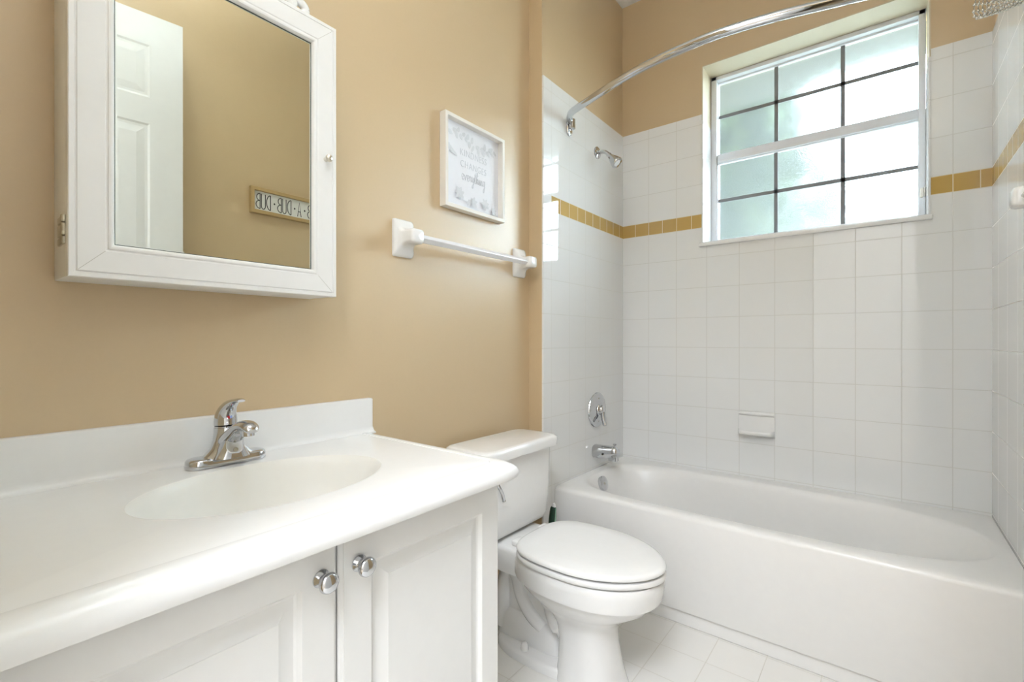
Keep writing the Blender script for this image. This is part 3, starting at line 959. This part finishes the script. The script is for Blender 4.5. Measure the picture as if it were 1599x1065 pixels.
def towel_post(xw, sgn, y, zc):
    """ceramic post: rectangular flange curving out to a small square boss"""
    bm = bmesh.new()
    rows = [(0.0005, .040, -.061, .060, .006), (.008, .040, -.061, .060, .010), (.013, .038, -.058, .056, .014), (.016, .034, -.052, .049, .016), (.022, .030, -.040, .036, .014), (.030, .027, -.031, .026, .012), (.042, .0255, -.026, .0225, .010),
            (.056, .025, -.0245, .0215, .010), (.074, .025, -.0245, .0215, .010), (.081, .023, -.0225, .0195, .010), (.084, .018, -.018, .015, .009)]
    rings = []
    for d, hy, z0, z1, r in rows:
        rings.append([Vector((xw + sgn * d, y + a, zc + (z0 + z1) / 2 + b)) for a, b in rrect(2 * hy, z1 - z0, r, 5)])
    loft(bm, rings)
    return bm


def towel_bar(nm_label, xw, sgn, y0, y1, zc):
    t = thing('towel_bar', nm_label, 'towel bar', (xw, (y0 + y1) / 2, zc))
    for y in (y0, y1): obj('post', towel_post(xw, sgn, y, zc), 'ceramic', t, angle=50)
    bm = bmesh.new(); xc = xw + sgn * .058; zb = zc - .002; h = .0145; e = .0014
    sec = []
    for a in (0, PI / 2, PI, 1.5 * PI):
        c, s = math.cos(a), math.sin(a)
        for q in (-1, 1):
            sec.append((c * (h - e) - s * q * e, s * (h - e) + c * q * e))
    loft(bm, [[Vector((xc + a, y, zb + b)) for a, b in sec] for y in (y0 + .020, y1 - .020)])
    obj('bar', bm, 'acrylic', t, angle=15)
    return t


towel_bar('white ceramic towel bar on the tan wall under the framed print', XW, 1, -1.500, -.876, 1.402)
towel_bar('white ceramic towel bar on the right tile wall, mostly beyond the photo edge', 1.477, -1, -.893, -.300 - 1.1, 1.404)

# ------------------------------------------------------------------ text helpers


def text_mesh(body, size, name, m, parent, org, U, V, N, shear=0., wscale=1., depth=.0004, align='CENTER', space=1.):
    cu = bpy.data.curves.new(name, 'FONT'); cu.body = body; cu.size = size; cu.shear = shear; cu.extrude = depth / 2; cu.align_x = align
    cu.space_character = space; cu.offset = -size * .012
    to = bpy.data.objects.new(name, cu); C.objects.link(to)
    dg = bpy.context.evaluated_depsgraph_get()
    me = bpy.data.meshes.new_from_object(to.evaluated_get(dg))
    bpy.data.objects.remove(to)
    org, U, V, N = Vector(org), Vector(U), Vector(V), Vector(N)
    for v in me.vertices: v.co = org + U * (v.co.x * wscale) + V * v.co.y + N * v.co.z
    me.materials.clear(); me.materials.append(M[m])
    o = bpy.data.objects.new(name, me); C.objects.link(o)
    if parent is not None:
        o.parent = parent
        if parent.type == 'EMPTY': o.matrix_parent_inverse = Matrix.Translation(-parent.location)
    return o


def stroke(bm, pts, w_, org, U, V, N, depth=.0006):
    """flat pen stroke in a plane"""
    org, U, V, N = Vector(org), Vector(U), Vector(V), Vector(N)
    rows = []
    for i, (a, b) in enumerate(pts):
        p, q = pts[max(i - 1, 0)], pts[min(i + 1, len(pts) - 1)]
        dx, dy = q[0] - p[0], q[1] - p[1]; L = math.hypot(dx, dy) or 1
        nx, ny = -dy / L * w_ / 2, dx / L * w_ / 2
        A = org + U * (a + nx) + V * (b + ny); B = org + U * (a - nx) + V * (b - ny)
        rows.append([A, B, B + N * depth, A + N * depth])
    loft(bm, rows)


# ------------------------------------------------------------------ framed print
PY0, PY1, PZ0, PZ1 = -1.334, -1.006, 1.546, 1.880
pr = thing('framed_print', 'square white framed lettered print hung above the towel bar', 'picture', (XW, -1.17, PZ0))
bm = bmesh.new()
R = mitred(bm, (XW + .001, PY0, PZ0), (0, 1, 0), (0, 0, 1), (1, 0, 0), PY1 - PY0, PZ1 - PZ0, [(0, 0), (0, .029), (.001, .030), (.0125, .030), (.0135, .029), (.0135, .006), (.0135, 0)])
obj('frame', bm, 'frame_wood', pr, angle=30)
obj('sheet', bx(XW + .0015, XW + .0075, PY0 + .012, PY1 - .012, PZ0 + .012, PZ1 - .012), 'paper', pr, smooth=False)
PU, PV, PN = (0, 1, 0), (0, 0, 1), (1, 0, 0)
px = XW + .0079
text_mesh('KINDNESS', .036, 'lettering', 'print_grey', pr, (px, -1.165, 1.757), PU, PV, PN, wscale=.82, space=1.12)
text_mesh('CHANGES', .036, 'lettering', 'print_grey', pr, (px, -1.165, 1.715), PU, PV, PN, wscale=.82, space=1.12)
# script word: everything, drawn with a pen
bm = bmesh.new()
G = {}
G['e'] = [(0, .35), (.25, .42), (.42, .62), (.36, .88), (.18, .92), (.05, .7), (.06, .3), (.22, .04), (.42, .1), (.58, .3)]
G['v'] = [(0, .85), (.14, .5), (.22, .05), (.36, .4), (.48, .9), (.6, .8)]
G['r'] = [(0, .4), (.1, .95), (.14, .8), (.3, .8), (.3, .4), (.36, .08), (.55, .3)]
G['y'] = [(0, .9), (.06, .4), (.2, .1), (.36, .4), (.46, .95), (.4, .2), (.3, -.6), (.12, -.85), (.02, -.6), (.2, -.25), (.55, .2)]
G['t'] = [(.0, .3), (.2, 1.1), (.24, 1.7), (.18, 1.2), (.16, .3), (.28, .04), (.45, .3)]
G['h'] = [(0, .3), (.2, 1.2), (.26, 1.8), (.14, 1.8), (.12, .9), (.1, .02), (.16, .6), (.32, .9), (.4, .6), (.42, .08), (.6, .3)]
G['i'] = [(0, .3), (.12, .9), (.14, .2), (.24, .04), (.4, .3)]
G['n'] = [(0, .4), (.08, .92), (.1, .05), (.16, .55), (.32, .9), (.4, .6), (.42, .08), (.58, .3)]
G['g'] = [(.42, .8), (.2, .95), (.05, .6), (.1, .12), (.3, .2), (.44, .9), (.42, .1), (.34, -.7), (.14, -.9), (.04, -.6), (.3, -.2), (.55, .1)]
x = 0; sc = .024; tot = sum(G[c][-1][0] for c in 'everything') * sc
ox = -1.165 - tot / 2
for ch in 'everything':
    pts = [(p.x, p.y) for p in spline([(a * sc, b * sc, 0) for a, b in G[ch]], 5)]
    stroke(bm, pts, .0019, (px, ox + x, 1.668 - .0), PU, PV, PN, .0004)
    x += G[ch][-1][0] * sc
stroke(bm, [(0, 0), (.024, .004)], .0016, (px, ox + sc * 2.85, 1.668 + .031), PU, PV, PN, .0004)
obj('script', bm, 'print_grey', pr, smooth=False)
# sprays of pale leaves along the top, blossoms along the bottom


def leaf_shape(bm, y, z, L, W, ang, _n=[0]):
    _n[0] += 1; lift = .00012 * (_n[0] % 60)
    ca, sa_ = math.cos(ang), math.sin(ang)
    vs = []
    for k in range(14):
        t = 2 * PI * k / 14
        u = L * (.5 + .5 * math.cos(t)); v = W * math.sin(t) * (1 - .35 * math.cos(t))
        vs.append(Vector((px + lift, y + u * ca - v * sa_, z + u * sa_ + v * ca)))
    loft(bm, [[v - Vector((.0001, 0, 0)) for v in vs], vs])


bm = bmesh.new(); rnd = random.Random(3)
for k in range(22):
    s = k / 21
    y = -1.312 + .255 * s; z = 1.826 + .012 * math.sin(s * 7) - .012 * s
    leaf_shape(bm, y, z, rnd.uniform(.018, .030), rnd.uniform(.005, .008), rnd.uniform(-.6, 1.5) if k % 2 else rnd.uniform(-2.2, -.6))
for k in range(5): leaf_shape(bm, -1.305 + .006 * k, 1.79 - .008 * k, .028, .006, -1.9 + .35 * k)
obj('leaf_spray', bm, 'print_leaf', pr, smooth=False)
bm = bmesh.new()
for (y, z, r, n) in ((-1.245, 1.612, .026, 7), (-1.17, 1.594, .022, 6), (-1.105, 1.600, .024, 7), (-1.055, 1.584, .018, 6), (-1.20, 1.585, .014, 5)):
    for k in range(n): leaf_shape(bm, y, z, r, r * .26, 2 * PI * k / n + .3)
obj('blossoms', bm, 'print_leaf', pr, smooth=False)

# ------------------------------------------------------------------ wall sign opposite (seen in the mirror)
SY0, SY1, SZ0, SZ1 = -1.420, -1.006, 1.729, 1.863
sg_ = thing('wall_sign', 'long wood framed lettered sign on the right wall, seen in the mirror', 'sign', (XR, (SY0 + SY1) / 2, SZ0))
bm = bmesh.new()
R = mitred(bm, (XR - .001, SY1, SZ0), (0, -1, 0), (0, 0, 1), (-1, 0, 0), SY1 - SY0, SZ1 - SZ0, [(0, 0), (0, .024), (.001, .025), (.0165, .025), (.0175, .024), (.0175, .006), (.0175, 0)])
obj('frame', bm, 'sign_wood', sg_, angle=30)
obj('board', bx(XR - .009, XR - .0015, SY0 + .016, SY1 - .016, SZ0 + .016, SZ1 - .016), 'sign_board', sg_, smooth=False)
bm = bmesh.new()
LH = .078
LW = .020
L = {}
arc = lambda cx, cy, rx, ry, a0, a1, n=12: [(cx + rx * math.cos(a0 + (a1 - a0) * k / n), cy + ry * math.sin(a0 + (a1 - a0) * k / n)) for k in range(n + 1)]
L['D'] = [[(0, 0), (0, 1)], arc(0, .5, 1, .5, PI / 2, -PI / 2)]
L['U'] = [[(0, 1), (0, .2)] + arc(.5, .2, .5, .2, PI, 2 * PI) + [(1, 1)]]
L['B'] = [[(0, 0), (0, 1)], arc(0, .76, .85, .24, PI / 2, -PI / 2), arc(0, .27, 1, .27, PI / 2, -PI / 2)]
L['A'] = [[(0, 0), (.5, 1), (1, 0)], [(.2, .35), (.8, .35)]]
L['R'] = [[(0, 0), (0, 1)], arc(0, .74, .9, .26, PI / 2, -PI / 2), [(.2, .48), (1, 0)]]
L['.'] = [arc(.5, .5, .10, .045, 0, 2 * PI, 8)]
seq = 'RUB.A.DUB.DUB'
adv = [.0265 if c != '.' else .0305 for c in seq]
tot = sum(adv)
y = -1.389 + tot - .0065
for c, a in zip(seq, adv):
    wd = LW if c != '.' else .024
    for st_ in L[c]:
        stroke(bm, [(p[0] * wd - (.002 if c == '.' else 0), p[1] * LH) for p in st_], .0042 if c != '.' else .004, (XR - .0092, y, SZ0 + .028), (0, -1, 0), (0, 0, 1), (-1, 0, 0), .0005)
    y -= a
obj('lettering', bm, 'ink', sg_, smooth=False)

# ------------------------------------------------------------------ the open door (seen in the mirror)
door = bpy.data.objects.new('door_1', None); C.objects.link(door); door['kind'] = 'structure'
door.location = (1.468, -2.490, 0)
door.rotation_euler = (0, 0, math.radians(7.6))
DW, DH, DT = .745, 2.44, .035
bm = bmesh.new()
# slab in local coordinates: length along +y, thickness along x, room face at -x
xs = [0, .115, .115 + .205, DW - .115 - .205, DW - .115, DW]
zs = [.012, .24, 1.06, 1.20, 1.98, 2.09, 2.31, DH]
holes = [(xs[1], xs[2], zs[1], zs[2]), (xs[3], xs[4], zs[1], zs[2]), (xs[1], xs[2], zs[3], zs[4]), (xs[3], xs[4], zs[3], zs[4]), (xs[1], xs[2], zs[5], zs[6]), (xs[3], xs[4], zs[5], zs[6])]
box(bm, -DT + .004, -.004, 0, DW, .012, DH)
for face, nx in ((-DT, -1), (0, 1)):
    f0 = face - nx * .0042
    for a, b in zip(xs, xs[1:]):
        for c, d in zip(zs, zs[1:]):
            if (a, b, c, d) in holes: continue
            box(bm, min(f0, face), max(f0, face), a, b, c, d)
    for (a, b, c, d) in holes:
        R = mitred(bm, (f0, a, c), (0, 1, 0), (0, 0, 1), (nx, 0, 0), b - a, d - c, [(0, .0042), (.008, .0015), (.018, .0012), (.045, .0040)])
        bm.faces.new(R[-1])
me = bpy.data.meshes.new('door_leaf'); bm.to_mesh(me); bm.free(); me.materials.append(M['door_paint'])
dl = bpy.data.objects.new('door_leaf', me); C.objects.link(dl); dl.parent = door
bm = bmesh.new()
for nx, f in ((-1, -DT), (1, 0)):
    lathe(bm, (f, DW - .065, .95), (nx, 0, 0), [(0, .030), (.006, .029), (.010, .012), (.030, .011), (.036, .022), (.046, .027), (.056, .024), (.062, .0)], 24)
me = bpy.data.meshes.new('door_knob'); bm.to_mesh(me); bm.free(); me.materials.append(M['brushed'])
me.polygons.foreach_set('use_smooth', [True] * len(me.polygons))
dk_ = bpy.data.objects.new('door_knob', me); C.objects.link(dk_); dk_.parent = door

# ------------------------------------------------------------------ added fill lights (out of view)
bl = thing('fill_light', 'added unseen fill light, a white bowl on a stem below the bathroom ceiling', 'ceiling light', (.85, -2.00, ZC))
bm = bmesh.new(); lathe(bm, (.85, -2.00, ZC), (0, 0, -1), [(0, .065), (.012, .065), (.020, .04), (.022, .0)], 32); obj('canopy', bm, 'brushed', bl)
bm = bmesh.new(); tube(bm, [(.85, -2.00, ZC - .02), (.85, -2.00, 2.505)], .007, 12); obj('stem', bm, 'brushed', bl)
bm = bmesh.new(); lathe(bm, (.85, -2.00, 2.500), (0, 0, 1), [(0, .0), (.002, .06), (.012, .13), (.035, .19), (.070, .225), (.073, .224), (.070, .218), (.040, .18), (.020, .125), (.010, .06), (.008, 0)], 48); obj('glass_bowl', bm, 'fill_bowl_glow', bl)
loc = (1.28, -3.40, ZC)
t = thing('fill_light', 'added unseen fill light, a square white panel on the hallway ceiling', 'ceiling light', loc)
bm = bmesh.new()
R = mitred(bm, (loc[0] - .49, loc[1] - .49, ZC - .0005), (1, 0, 0), (0, 1, 0), (0, 0, -1), .98, .98, [(0, 0), (0, .080), (.004, .084), (.034, .084), (.036, .082), (.036, .02)])
obj('frame', bm, 'white_paint', t, smooth=False)
obj('diffuser', bx(loc[0] - .454, loc[0] + .454, loc[1] - .454, loc[1] + .454, ZC - .082, ZC - .076), 'hall_fill_glow', t, smooth=False)
